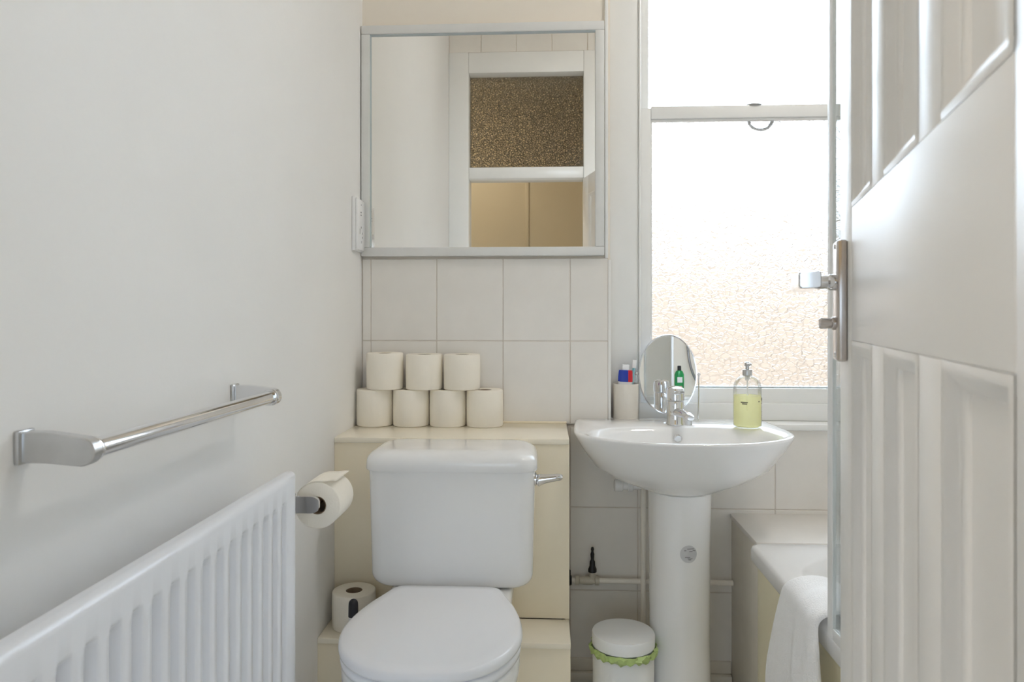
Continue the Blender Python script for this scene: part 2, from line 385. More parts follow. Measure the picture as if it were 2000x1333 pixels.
b = BM(); lathe(b, [(.0098, 0), (.0098, .006), (.0082, .008), (.0082, .036)], .641, .011, Z(.0405), 24, 'y')
rings = []
for u, w in ((.655, .0085), (.651, .0102), (.60, .0098), (.556, .0095), (.546, .0095), (.542, .0085)):
    rings.append([(u, .047+p[0], Z(.0395)+p[1]) for p in rrect(0, 0, w*1.2, w, w*.35, 0, 3)])
loft(b, rings); obj('lever', b, M['chrome'], door)
b = BM(); lathe(b, [(.008, 0), (.008, .003), (.0062, .004), (.0068, .016), (.005, .018)], .641, .011, Z(-.0085), 18, 'y'); obj('thumb_turn', b, M['door_metal'], door)
for zz in (Z(.083), Z(-.046)):
    b = BM(); lathe(b, [(.003, 0), (.003, .001), (.0015, .0016)], .641, .011, zz, 12, 'y'); obj('screw', b, M['chrome'], door)

# ------------------------------------------------------------------ boxed-in pipe casing behind the toilet
BXR = .053
t = thing('boxed_shelf', 'cream painted boxing behind the toilet with a glossy shelf top', 'shelf', (0, 0, 0))
obj('front_panel', bx(XL, BXR, 1.864, 1.885, .3745, Z(-.3335), .001), M['boxing'], t)
obj('side_panel', bx(BXR-.012, BXR-.0002, 1.885, 2.138, 0, Z(-.3335), .001), M['boxing'], t)
obj('shelf_top', bx(XL, BXR, 1.860, 2.139, Z(-.3335), Z(-.3185), .003), M['shelf'], t)
obj('lower_ledge', bx(XL, BXR, 1.722, 1.8635, Z(-.800), Z(-.786), .003), M['shelf'], t)
obj('lower_panel', bx(XL, BXR-.001, 1.726, 1.740, 0, Z(-.800), .001), M['boxing'], t)
obj('lower_side', bx(BXR-.012, BXR-.001, 1.740, 1.885, 0, Z(-.800), .001), M['boxing'], t)
obj('sealant', bx(XL, BXR, 2.133, 2.1395, Z(-.319), Z(-.313), .002), M['boxing'], t)

# ------------------------------------------------------------------ toilet
TX = -.2335
t = thing('toilet', 'white close-coupled toilet with lid down against the cream boxing', 'toilet', (TX, 1.5, 0))
TL = lambda b: bmesh.ops.translate(b, vec=(-TX, -1.5, 0), verts=b.verts) or b
def tank_ring(hw, yf, yb, r, z, bow=.012, k=7):
    pts = rrect(TX, (yf+yb)/2, hw, (yb-yf)/2, r, z, k); out = []
    for x, y, zz in pts:
        if y < (yf+yb)/2: y -= bow*(1-((x-TX)/hw)**2)
        out.append((x, y, zz))
    return out
b = BM(); rs = []
for i in range(8):
    a = PI/2*i/7; rs.append(tank_ring(.195-.030*(1-math.sin(a)), 1.690+.026*(1-math.sin(a)), 1.8585, .034, Z(-.650)+.034*(1-math.cos(a))))
rs.append(tank_ring(.2005, 1.683, 1.8585, .036, Z(-.362)))
loft(b, rs); obj('cistern', TL(b), M['ceramic'], t, angle=60)
b = BM(); rs = [tank_ring(.200, 1.684, 1.8585, .036, Z(-.3655)), tank_ring(.2055, 1.676, 1.859, .038, Z(-.367)), tank_ring(.2065, 1.674, 1.8592, .038, Z(-.364))]
for i in range(9):
    a = PI/2*i/8; s = 1-math.cos(a); rs.append(tank_ring(.2058-.040*s, 1.6745+.040*s, 1.8592-.004*s, .040, Z(-.348)+.0285*math.sin(a)))
rs.append(tank_ring(.08, 1.76, 1.84, .03, Z(-.3185), 0))
loft(b, rs); obj('cistern_lid', TL(b), M['ceramic'], t, angle=60)
b = BM()
lathe(b, [(.016, 0), (.016, .004), (.011, .007), (.010, .016)], TX+.199, 1.725, Z(-.392), 20, 'x')
rings = []
for x, ww, hh, dz in ((.196, .011, .013, .0), (.201, .012, .015, .0), (.215, .011, .011, .003), (.24, .010, .009, .007), (.252, .009, .008, .008), (.257, .005, .004, .008)):
    rings.append([(TX+x+.0095, 1.722+ww*math.cos(2*PI*k/14), Z(-.394)+dz+hh*math.sin(2*PI*k/14)) for k in range(14)])
loft(b, rings); obj('flush_lever', TL(b), M['chrome'], t)
half = [(0, 1.252), (.06, 1.2575), (.112, 1.284), (.152, 1.334), (.1735, 1.405), (.1715, 1.475), (.156, 1.545), (.134, 1.605), (.121, 1.638), (.104, 1.654), (.05, 1.656), (0, 1.6565)]
hs = spline([(h, y, 0) for h, y in half], 5); hs = [Vector((p.x*1.035, 1.6565-(1.6565-p.y)*1.03, 0)) for p in hs]
outl = [(p.x, p.y) for p in hs] + [(-p.x, p.y) for p in reversed(hs[1:-1])]
def seat_ring(s, z, dy=0, sy=None):
    sy = sy or s; return [(TX+x*s, 1.45+(y-1.45)*sy+dy, z) for x, y in outl]
b = BM(); lz = Z(-.623)
loft(b, [seat_ring(.975, lz-.022), seat_ring(.995, lz-.020), seat_ring(1., lz-.015), seat_ring(.998, lz-.009), seat_ring(.985, lz-.004), seat_ring(.96, lz-.0015), seat_ring(.85, lz), seat_ring(.4, lz+.001), seat_ring(.05, lz+.001)])
obj('seat_lid', TL(b), M['seat'], t, angle=70)
b = BM(); loft(b, [seat_ring(.96, lz-.043), seat_ring(.98, lz-.041), seat_ring(.985, lz-.034), seat_ring(.98, lz-.027), seat_ring(.955, lz-.0245)])
obj('seat', TL(b), M['seat'], t, angle=70)
b = BM()
loft(b, [seat_ring(.955, lz-.047), seat_ring(.97, lz-.052), seat_ring(.97, lz-.075), seat_ring(.945, lz-.10, .003), seat_ring(.87, lz-.17, .02), seat_ring(.72, lz-.27, .05), seat_ring(.62, lz-.37, .07), seat_ring(.60, lz-.46, .08), seat_ring(.64, .0, .09)])
obj('bowl', TL(b), M['ceramic'], t, angle=60)
b = BM(); rs = [rrect(TX, 1.735, .085, .11, .03, Z(-.80)), rrect(TX, 1.72, .135, .12, .03, Z(-.72)), rrect(TX, 1.715, .146, .148, .03, Z(-.69)), rrect(TX, 1.715, .146, .148, .03, Z(-.656)), rrect(TX, 1.715, .138, .14, .03, Z(-.6505))]
for r in rs[:3]: pass
loft(b, [[(x, min(y, 1.735) if z < Z(-.77) else min(y, 1.8585), z) for x, y, z in r] for r in rs])
obj('cistern_platform', TL(b), M['ceramic'], t, angle=60)
for sx in (-1, 1):
    b = BM(); lathe(b, [(.007, -.02), (.008, -.018), (.008, .018), (.007, .02)], TX+sx*.075, 1.664, lz-.022, 16, 'x'); obj('hinge', TL(b), M['seat'], t)

# ------------------------------------------------------------------ toilet rolls
def make_roll(name, r=.0530, h=.1055, soft=.003):
    o = thing(name, None, 'toilet roll')
    b = BM(); ri = .021
    prof = [(ri, .001), (r-soft, 0), (r-soft*.3, soft*.4), (r, soft), (r+.0006, h/2), (r, h-soft), (r-soft*.3, h-soft*.4), (r-soft, h), (ri, h-.001)]
    rings = [circ(0, 0, z, q, 40) for q, z in prof] + [circ(0, 0, h-.001, ri, 40), circ(0, 0, .001, ri, 40)]
    loft(b, rings, False, False); obj('paper', b, M['paper'], o, angle=50)
    b = BM(); loft(b, [circ(0, 0, .002, ri-.0002, 30), circ(0, 0, h-.002, ri-.0002, 30), circ(0, 0, h-.002, ri-.0018, 30), circ(0, 0, .002, ri-.0018, 30), circ(0, 0, .002, ri-.0002, 30)], False, False)
    obj('cardboard_core', b, M['card'], o)
    return o
zs = Z(-.3185)
G = 'spare toilet rolls stacked on the boxed shelf'
r0 = make_roll('toilet_roll')
X_at = lambda px, Y: (px-1072)/1400*Y
rolls = [
 (-.5105, 2.083, 0, 'toilet roll in bottom row of the stack touching the left wall, torn outer sheet', .3),
 (-.4025, 2.083, 0, 'toilet roll in bottom row of the stack, second from the left wall', 1.1),
 (-.2945, 2.083, 0, 'toilet roll in bottom row of the stack, third from the left wall', 2.0),
 (-.1865, 2.080, 0, 'toilet roll at right end of the bottom row, part of its top uncovered', 2.9),
 (-.4795, 2.078, .1062, 'upper toilet roll nearest the left wall, set apart by a gap from its neighbour', 4.0),
 (-.3640, 2.080, .1062, 'middle toilet roll of the three in the upper row', 5.0),
 (-.2530, 2.081, .1062, 'toilet roll at right end of the upper row', .8)]
for i, (x, y, dz, lab, rz) in enumerate(rolls):
    o = r0 if i == 0 else copy_thing(r0, (0, 0, 0))
    o.location = (x, y, zs+dz); o.rotation_euler = (0, 0, rz); tag(o, lab, 'toilet roll', G)
    if i > 4: o.scale = (1.0, 1.0, .965)
# the torn loose sheet on the first one
b = BM(); rows = []
for k in range(9):
    a = PI*.86+.62*k/8; rr = .0555+.0035*(1-k/8); zt = .105; zb = .006+.045*(1-k/8)**1.5
    rows.append([(rr*math.cos(a), rr*math.sin(a), zb+(zt-zb)*j/6) for j in range(7)])
loft(b, rows, False, False, closed=False)
ls_ = obj('loose_sheet', b, M['paper'], r0); ls_.rotation_euler = (0, 0, -.3); 
md = ls_.modifiers.new('s', 'SOLIDIFY'); md.thickness = .0008
# roll on the low ledge
o = make_roll('toilet_roll', .0545, .090)
o.location = (-.4945, 1.800, Z(-.7858)); tag(o, 'toilet roll standing on the low ledge left of the toilet, seen from above', 'toilet roll')

# toilet brush
t = thing('toilet_brush', 'toilet brush with dark rounded handle grip behind the toilet lid', 'brush', (-.4600, 1.667, 0))
b = BM(); lathe(b, [(.042, 0), (.045, .004), (.045, .12), (.040, .125), (.034, .125), (.034, .03), (.001, .03)], n=28); obj('holder', b, M['plastic'], t)
b = BM(); lathe(b, [(.006, .05), (.006, .30), (.0095, .32), (.0105, .452)], n=18); obj('handle', b, M['plastic'], t)
b = BM(); lathe(b, [(.0095, .4515), (.0118, .453), (.0112, .478)] + [(.0110*math.cos(a), .482+.0115*math.sin(a)) for a in [PI/2*k/6 for k in range(7)]], n=20); obj('grip', b, M['dark'], t)

# ------------------------------------------------------------------ roll holder on the left wall
t = thing('toilet_roll_holder', 'chrome toilet roll holder fixed to the left wall past the radiator', 'holder', (XL, 1.44, Z(-.378)))
b = BM(); lathe(b, [(.022, 0.0003), (.022, .006), (.018, .009)], 0, 0, 0, 24, 'x'); obj('wall_plate', b, M['chrome'], t)
b = BM(); rs = []
for x, hh in ((.009, .016), (.075, .0165), (.09, .0165), (.098, .015), (.104, .011), (.106, .006)):
    rs.append([(x, -.022-.004+ (-.004 if c else .004), s*hh) for c, s in ((1, -1), (1, 1), (0, 1), (0, -1))])
loft(b, rs); obj('arm', b, M['chrome'], t, smooth=False)
b = BM(); lathe(b, [(.010, -.022), (.010, .105), (.007, .108)], .092, 0, 0, 20, 'y'); obj('spindle', b, M['chrome'], t)
o = thing('toilet_roll', 'toilet roll hanging on the chrome holder, loose end laid over its top', 'toilet roll', (XL+.094, 1.4375, Z(-.386)))
b = BM(); ri, r = .0185, .0475; Lr = .1
rings = [circ(0, 0, 0, ri, 44, 'y'), circ(0, 0, 0, r-.002, 44, 'y'), circ(0, .002, 0, r, 44, 'y'), circ(0, Lr-.002, 0, r, 44, 'y'), circ(0, Lr, 0, r-.002, 44, 'y'), circ(0, Lr, 0, ri, 44, 'y'), circ(0, 0, 0, ri, 44, 'y')]
loft(b, rings, False, False); obj('paper', b, M['paper'], o, angle=50)
b = BM(); loft(b, [circ(0, .0005, 0, ri-.0004, 30, 'y'), circ(0, Lr-.001, 0, ri-.0004, 30, 'y'), circ(0, Lr-.001, 0, ri-.0018, 30, 'y'), circ(0, .0005, 0, ri-.0018, 30, 'y'), circ(0, .0005, 0, ri-.0004, 30, 'y')], False, False)
obj('cardboard_core', b, M['card'], o)
b = BM(); rows = []
for k in range(11):
    q = k/10
    if q < .55: a = math.radians(150-75*q/.55); p = (math.cos(a)*(r+.0012), math.sin(a)*(r+.0012+.002*q))
    else: p = (math.cos(math.radians(75))*(r+.001)+.026*(q-.55)/.45, math.sin(math.radians(75))*(r+.0025)+.003*math.sin((q-.55)/.45*PI*.7))
    rows.append([(p[0], .001+(Lr-.004)*j/5, p[1]) for j in range(6)])
loft(b, rows, False, False, closed=False); f = obj('loose_end', b, M['paper'], o); md = f.modifiers.new('s', 'SOLIDIFY'); md.thickness = .0009

# ------------------------------------------------------------------ towel rail
t = thing('towel_rail', 'chrome towel rail on the left wall above the radiator', 'towel rail', (XL, .7435, Z(-.140)))
def bracket(y0, y1, flip):
    b = BM(); rs = []
    n = 12
    def ring(yy, k):
        pts = [(.0004, yy, .0165*k), (.03, yy, .0165*k)]
        for i in range(n+1):
            a = PI/2-PI*i/n; pts.append((.070+.0155*k*math.cos(a), yy, -.004+.0155*k*math.sin(a)))
        pts += [(.03, yy, -.0165*k), (.0004, yy, -.0165*k)]
        return pts
    loft(b, [ring(y0, .93), ring(y0+.0012, 1), ring(y1-.0012, 1), ring(y1, .93)])
    return b
obj('bracket', bracket(-.010, .006, 0), M['satin'], t, angle=40); obj('bracket', bracket(.507, .523, 1), M['chrome'], t, angle=40)
b = BM(); lathe(b, [(.0112, .005), (.0112, .508)], .070, 0, -.004, 28, 'y'); obj('rail', b, M['chrome'], t)
for y0 in (.006, .5):
    b = BM(); lathe(b, [(.0135, y0), (.0140, y0+.002), (.0140, y0+.005), (.0135, y0+.007)], .070, 0, -.004, 28, 'y'); obj('collar', b, M['chrome'], t)
for yy in (-.002, .515):
    obj('wall_plate', bx(.0003, .006, yy-.013, yy+.013, -.0185, .0185, .002), M['satin'], t)

# ------------------------------------------------------------------ radiator
RY0, RY1, RZ1, RZ0 = .36, 1.318, Z(-.291), .17
t = thing('radiator', 'white ribbed panel radiator on the left wall below the towel rail', 'radiator', (XL, (RY0+RY1)/2, RZ0))
RT = lambda b: bmesh.ops.translate(b, vec=(-XL, -(RY0+RY1)/2, -RZ0), verts=b.verts) or b
xf, xb = -.470, -.492
pitch = .0415; prof = []
y = RY0+.030; prof.append((RY0+.012, 0.)); k0 = 0
phase = .6317
ys = [phase+pitch*i for i in range(-6, 20) if RY0+.035 < phase+pitch*i < RY1-.030]
for c in ys:
    prof += [(c-.0125, 0.), (c-.0105, .15), (c-.0075, .85), (c-.0055, 1.), (c+.0055, 1.), (c+.0075, .85), (c+.0105, .15), (c+.0125, 0.)]
prof.append((RY1-.012, 0.))
zr = [(RZ0+.012, 0), (RZ0+.040, 0), (RZ0+.046, .2), (RZ0+.054, .85), (RZ0+.062, 1), (RZ1-.062, 1), (RZ1-.054, .85), (RZ1-.046, .2), (RZ1-.040, 0), (RZ1-.012, 0)]
b = BM()
V = [[b.verts.new((xf-.016*d*e, yy, zz)) for yy, d in prof] for zz, e in zr]
for i in range(len(zr)-1):
    for j in range(len(prof)-1): b.faces.new((V[i][j], V[i][j+1], V[i+1][j+1], V[i+1][j]))
# rolled-over rim all round
edge = [V[0][j] for j in range(len(prof))] + [V[i][-1] for i in range(1, len(zr))] + [V[-1][j] for j in range(len(prof)-2, -1, -1)] + [V[i][0] for i in range(len(zr)-2, 0, -1)]
base = [v.co.copy() for v in edge]; cy, cz = (RY0+RY1)/2, (RZ0+RZ1)/2
prev = edge
for q in range(1, 7):
    a = PI/2*q/6*1.0; ring = []
    for p in base:
        dy = (.012*math.sin(a)) * (1 if p.y > RY1-.02 else -1 if p.y < RY0+.02 else 0); dz = (.012*math.sin(a)) * (1 if p.z > RZ1-.02 else -1 if p.z < RZ0+.02 else 0)
        ring.append(b.verts.new((xf-.012*(1-math.cos(a)), p.y+dy, p.z+dz)))
    for j in range(len(ring)):
        l = (j+1) % len(ring); b.faces.new((prev[j], prev[l], ring[l], ring[j]))
    prev = ring
ring = [b.verts.new((xb, v.co.y, v.co.z)) for v in prev]
for j in range(len(ring)):
    l = (j+1) % len(ring); b.faces.new((prev[j], prev[l], ring[l], ring[j]))
b.faces.new(ring)
obj('panel', RT(b), M['radiator'], t, angle=50)
for yy in (RY0+.15, RY1-.15):
    obj('wall_bracket', RT(bx(XL+.0005, xb-.001, yy-.015, yy+.015, RZ0+.08, RZ1-.08, .002)), M['radiator'], t)
b = BM(); tube(b, [(XL+.085, RY1-.01+.045, 0), (XL+.085, RY1+.035, RZ0+.02)], .0075, 12); 
lathe(b, [(.014, 0), (.014, .03), (.009, .034)], XL+.085, RY1+.035, RZ0+.01, 16); tube(b, [(XL+.085, RY1+.035, RZ0+.025), (XL+.085, RY1-.004, RZ0+.025)], .009, 12)
obj('valve', RT(b), M['chrome'], t)
b = BM(); lathe(b, [(.006, 0), (.006, .008), (.003, .009)], -.481, RY1+.0002, RZ1-.045, 12, 'y'); obj('vent_plug', RT(b), M['chrome'], t)

# ------------------------------------------------------------------ wall mirror and shaver socket
mx0, mx1, mz0, mz1 = -.5625, .1635, Z(.1795), Z(.872)
t = thing('wall_mirror', 'large rectangular wall mirror in a grey-white frame above the tiles', 'mirror', ((mx0+mx1)/2, 2.148, mz0))
MT = lambda b: bmesh.ops.translate(b, vec=(-(mx0+mx1)/2, -2.148, -mz0), verts=b.verts) or b
fw = .0265
for nm, a in (('frame_rail', (mx0, mx1, mz0, mz0+fw)), ('frame_rail', (mx0, mx1, mz1-fw, mz1)), ('frame_stile', (mx0, mx0+fw, mz0+fw, mz1-fw)), ('frame_stile', (mx1-fw, mx1, mz0+fw, mz1-fw))):
    obj(nm, MT(bx(a[0], a[1], 2.122, 2.1475, a[2], a[3], .003)), M['frame'], t)
for nm, a in (('inner_lip', (mx0+fw, mx1-fw, mz1-fw-.0025, mz1-fw)), ('inner_lip', (mx0+fw, mx0+fw+.002, mz0+fw, mz1-fw))):
    obj(nm, MT(bx(a[0], a[1], 2.126, 2.136, a[2], a[3])), M['seal'], t, smooth=False)
obj('mirror_glass', MT(bx(mx0+fw-.003, mx1-fw+.003, 2.133, 2.137, mz0+fw-.003, mz1-fw+.003)), M['mirror'], t, smooth=False)
struct(obj('trim_3', bx(.166, .1755, 2.140, 2.152, Z(.173), ZC-.002, .002), M['white_gloss']))

t = thing('shaver_socket', 'white shaver socket on the left wall beside the wall mirror', 'socket', (XL, 2.075, Z(.267)))
obj('back_box', bx(.0003, .010, -.046, .040, -.078, .078, .002), M['plastic'], t)
obj('face_plate', bx(.0098, .017, -.043, .037, -.074, .074, .003), M['plastic'], t)
for y0, z0, w, h in ((-.004, .058, .004, .004), (-.006, .036, .008, .004), (-.006, .028, .008, .004), (-.004, -.008, .004, .006), (-.018, -.020, .003, .016), (.010, -.024, .004, .006), (.010, -.036, .004, .006), (-.001, -.050, .003, .008)):
    obj('slot', bx(.0165, .0173, y0-w/2, y0+w/2, z0-h/2, z0+h/2), M['dark'], t, smooth=False)

# ------------------------------------------------------------------ washbasin
BCX = .350; RZ = Z(-.303)
t = thing('washbasin', 'white ceramic washbasin on a round pedestal under the window', 'basin', (BCX, 1.93, 0))
BT = lambda b: bmesh.ops.translate(b, vec=(-BCX, -1.93, 0), verts=b.verts) or b
def basin_outline(hwb, hw, yb, ym, yf, n=14):
    """right half from back middle to front middle; back is straight, sides bulge, the front is an ellipse"""
    pts = [(0, yb), (hwb*.5, yb), (hwb-.045, yb), (hwb-.022, yb-.004), (hwb-.006, yb-.016), (hwb, yb-.036), (hwb+(hw-hwb)*.6, (yb+ym)/2-.01)]
    for k in range(n+1):
        a = PI/2*k/n; pts.append((hw*math.cos(a)**.92 if k < n else 0, ym-(ym-yf)*math.sin(a)))
    return [(x, y) for x, y in pts] + [(-x, y) for x, y in reversed(pts[1:-1])]
def bring(hwb, hw, yb, ym, yf, z, tip=0):
    return [(BCX+x, y, z+tip*(0)) for x, y in basin_outline(hwb, hw, yb, ym, yf)]
YBK = 2.136
rings = [bring(.085, .085, 2.05, 1.93, 1.845, RZ-.157),
         bring(.098, .105, 2.10, 1.93, 1.838, RZ-.152),
         bring(.160, .172, YBK, 1.93, 1.805, RZ-.128),
         bring(.210, .228, YBK, 1.92, 1.770, RZ-.093),
         bring(.247, .262, YBK, 1.915, 1.737, RZ-.046),
         bring(.266, .277, YBK, 1.91, 1.719, RZ-.020),
         bring(.273, .283, YBK, 1.91, 1.711, RZ-.008),
         bring(.2735, .2835, YBK, 1.91, 1.7095, RZ-.004),
         bring(.272, .282, YBK-.001, 1.91, 1.711, RZ-.001),
         bring(.266, .276, YBK-.004, 1.91, 1.717, RZ)]
def bowl_ring(hw, yb, yf, z, n=None):
    m = len(rings[0]); cyc = (yb+yf)/2; out = []
    for (x, y, _z) in rings[-1]:
        a = math.atan2(y-1.90, (x-BCX)*.75); c, s = math.cos(a), math.sin(a)
        e = 2.5; q = (abs(c)**e+abs(s)**e)**(-1/e)
        out.append((BCX+hw*c*q, cyc+(yb-yf)/2*s*q, z))
    return out
rings += [bowl_ring(.252, 2.005, 1.728, RZ-.002), bowl_ring(.246, 1.999, 1.734, RZ-.006), bowl_ring(.238, 1.990, 1.742, RZ-.020), bowl_ring(.220, 1.978, 1.757, RZ-.05), bowl_ring(.175, 1.958, 1.785, RZ-.085), bowl_ring(.11, 1.92, 1.82, RZ-.108), bowl_ring(.03, 1.88, 1.85, RZ-.116)]
b = BM(); loft(b, rings); obj('bowl', BT(b), M['ceramic'], t, angle=70)
b = BM(); lathe(b, [(.0085, .002), (.011, .0), (.0115, -.003), (.0085, -.005), (.0075, .001)], BCX+.002, 1.979, RZ-.0315, 24, 'y', False, False); ov = obj('overflow_ring', BT(b), M['chrome'], t)
b = BM(); lathe(b, [(.0086, 0), (.0001, .0005)], BCX+.002, 1.9765, RZ-.0315, 24, 'y', True, True); obj('overflow_hole', BT(b), M['satin'], t)
b = BM(); lathe(b, [(.022, 0), (.022, .003), (.016, .004), (.003, .004)], BCX, 1.865, RZ-.1155, 24); obj('plug_hole', BT(b), M['chrome'], t)
b = BM(); rs = []
for z, rx, ry in ((0, .098, .105), (.02, .097, .103), (.05, .083, .088), (.3, .079, .084), (.55, .080, .085), (Z(-.463), .083, .088), (Z(-.4615), .081, .086)):
    ring = []
    for k in range(36):
        a = 2*PI*k/36; c, s = math.cos(a), math.sin(a); ring.append((BCX-.002+rx*c, 1.935+ry*s if s < 0 else 1.935+ry*.9*s, z))
    rs.append(ring)
loft(b, rs); ped = obj('pedestal', BT(b), M['ceramic'], t, angle=50)
# round silver sticker wrapped on the pedestal front
def on_ped(du, dz, off=.0006):
    ang = -PI/2 + du/.083; zc = Z(-.608)+dz
    return (BCX-.002+.0005+(.0805+off)*math.cos(ang)-BCX, 1.935+(.0857+off)*math.sin(ang)-1.93, zc)
b = BM(); c0 = b.verts.new(on_ped(.008, 0)); rg = [b.verts.new(on_ped(.008+.0225*math.cos(2*PI*k/28), .0225*math.sin(2*PI*k/28))) for k in range(28)]
for k in range(28): b.faces.new((c0, rg[k], rg[(k+1) % 28]))
st = obj('sticker', b, M['sticker'], ped)
b = BM()
for u0, u1, z in ((-.004, .014, .013), (-.012, .018, .0085), (.001, .010, .006), (-.010, .004, -.0085), (-.003, .010, -.012), (-.001, .006, -.0145)):
    v = [b.verts.new(on_ped(.008+u, z+d, .0012)) for u, d in ((u0, 0), (u1, 0), (u1, .0012), (u0, .0012))]; b.faces.new(v)
obj('print', b, M['ink'], ped, smooth=False)
b = BM(); tube(b, [(.186, 2.06, RZ-.180), (.25, 2.06, RZ-.180), (.30, 2.05, RZ-.165)], .0125, 14); lathe(b, [(.015, -.012), (.0175, -.010), (.0175, .010), (.015, .012)], .199, 2.06, RZ-.180, 16, 'x'); lathe(b, [(.015, -.008), (.0165, -.006), (.0165, .006), (.015, .008)], .232, 2.06, RZ-.180, 16, 'x')
obj('waste_fitting', BT(b), M['plastic'], t)

# tap
t = thing('basin_tap', 'chrome mixer tap on the back ledge of the washbasin', 'tap', (.3555, 2.035, RZ))
b = BM(); lathe(b, [(.0255, -.0008), (.0255, .002), (.0238, .005), (.0232, .03), (.0236, .062), (.0225, .065)], n=30); obj('body', b, M['chrome'], t)
b = BM(); lathe(b, [(.0222, .066), (.0242, .068), (.0246, .092), (.0225, .101), (.014, .106), (.001, .1075)], n=30)
obj('handle_cap', b, M['chrome'], t)
b = BM(); rs = []
for d, w, h, zz in ((0, .009, .006, .088), (.016, .0095, .006, .089), (.034, .009, .005, .092), (.050, .008, .004, .095), (.054, .006, .003, .096)):
    rs.append([(w*math.cos(2*PI*k/14)+d*.12, -d-.008, zz+h*math.sin(2*PI*k/14)) for k in range(14)])
loft(b, rs); obj('lever', b, M['chrome'], t)
b = BM(); dirx, diry = .22, -.975; rs = []
for d, w, h, zz in ((.004, .015, .014, .034), (.03, .0145, .012, .036), (.06, .014, .011, .036), (.085, .0135, .010, .034), (.098, .013, .009, .031), (.103, .009, .006, .030)):
    rs.append([(dirx*d-diry*w*math.cos(2*PI*k/18), diry*d+dirx*w*math.cos(2*PI*k/18), zz+h*math.sin(2*PI*k/18)) for k in range(18)])
loft(b, rs); obj('spout', b, M['chrome'], t)
b = BM(); lathe(b, [(.010, .010), (.0105, .012), (.0105, .026), (.009, .028)], dirx*.088, diry*.088, 0, 20); obj('aerator', b, M['satin'], t)

# soap bottle
t = thing('soap_dispenser', 'clear pump bottle half full of yellow hand soap on the basin edge', 'bottle', (.5405, 1.985, RZ))
R = .0372
shell = [(R*.86, 0), (R*.97, .002), (R, .007), (R, .105)] + [(R*.30+R*.70*math.cos(a), .105+.036*math.sin(a)) for a in [PI/2*k/8 for k in range(1, 8)]] + [(R*.30, .1415), (R*.30, .147)]
b = BM(); lathe(b, shell, n=36, cap1=False); obj('bottle', b, M['clear'], t, angle=60)
b = BM(); lathe(b, [(R*.82, .003), (R*.93, .005), (R*.96, .009), (R*.96, .086), (R*.94, .0868)], n=36); obj('soap', b, M['soap'], t)
b = BM(); lathe(b, [(.0112, .1415), (.0128, .142), (.0128, .157), (.012, .158)], n=24); obj('pump_collar', b, M['satin'], t)
b = BM(); lathe(b, [(.005, .158), (.005, .166), (.0072, .167), (.0078, .177), (.006, .1785)], n=20); box(b, -.005, .005, -.028, 0, .170, .1765, .002); obj('pump_head', b, M['satin'], t)
b = BM(); lathe(b, [(.0065, .128), (.0065, .142)], n=16); tube(b, [(0, 0, .13), (.002, 0, .02)], .002, 8); obj('dip_tube', b, M['plastic'], t)
b = BM()
def on_b(a, z, off=.0006): return ((R+off)*math.cos(a), (R+off)*math.sin(a), z)
b.free()
rows = [(.078, -.62, .26), (.074, -.56, .2), (.070, -.5, .14), (.066, -.56, .3), (.055, -.42, .12), (.050, -.40, .16), (.043, -.45, .2), (.038, -.38, .12), (.033, -.42, .18), (.027, -.40, .18), (.022, -.36, .12), (.016, -.4, .2), (.070, -2.3, .5), (.066, -2.2, .35), (.072, -1.0, .15)]
for z, a0, w in rows:
    b = BM(); n = 4; lo = [b.verts.new(on_b(a0+w*k/n, z)) for k in range(n+1)]; hi = [b.verts.new(on_b(a0+w*k/n, z+.0028)) for k in range(n+1)]
    for k in range(n): b.faces.new((lo[k], lo[k+1], hi[k+1], hi[k]))
    obj('printed_line', b, M['ink'], t, smooth=False)
b = BM()
c0 = b.verts.new(on_b(-.47, .079)); rg = [b.verts.new(on_b(-.47+.0065/R*math.cos(2*PI*k/16), .079+.0045*math.sin(2*PI*k/16))) for k in range(16)]
for k in range(16): b.faces.new((c0, rg[k], rg[(k+1) % 16]))
obj('printed_emblem', b, M['ink'], t, smooth=False)

# vanity mirror on the sill
MXC, MYC, MZC = .3545, 2.163, Z(-.1735)
t = thing('vanity_mirror', 'small oval swivel mirror on a chrome stand behind the basin tap', 'mirror', (MXC, MYC, Z(-.315)))
dz0 = MZC-Z(-.315); tl = math.radians(-.9)
def oval(a, b_, y): return [(a*math.cos(2*PI*k/56), y, b_*math.sin(2*PI*k/56)) for k in range(56)]
b = BM(); loft(b, [oval(.0835, .1155, -.002), oval(.0835, .1155, .001)]); g = obj('mirror_glass', b, M['mirror2'], t, smooth=False); g.location = (0, 0, dz0); g.rotation_euler = (tl, 0, 0)
b = BM(); loft(b, [oval(.083, .115, -.0028), oval(.0865, .1185, -.0035), oval(.0875, .1195, 0), oval(.0865, .1185, .004), oval(.03, .04, .005)], False, True); g = obj('rim', b, M['chrome'], t); g.location = (0, 0, dz0); g.rotation_euler = (tl, 0, 0)
b = BM()
for sx in (-1, 1):
    tube(b, spline([(sx*.0915, 0, dz0+.006), (sx*.0915, 0, dz0-.05), (sx*.0905, 0, .04), (sx*.0895, 0, .006)], 4), .0022, 10)
tube(b, spline([(-.0895, 0, .006), (-.08, -.01, .0035), (0, -.022, .0035), (.08, -.01, .0035), (.0895, 0, .006)], 6), .0028, 10)
tube(b, spline([(-.0895, 0, .006), (-.07, .012, .0035), (0, .016, .0035), (.07, .012, .0035), (.0895, 0, .006)], 6), .0028, 10)
obj('stand', b, M['chrome'], t)
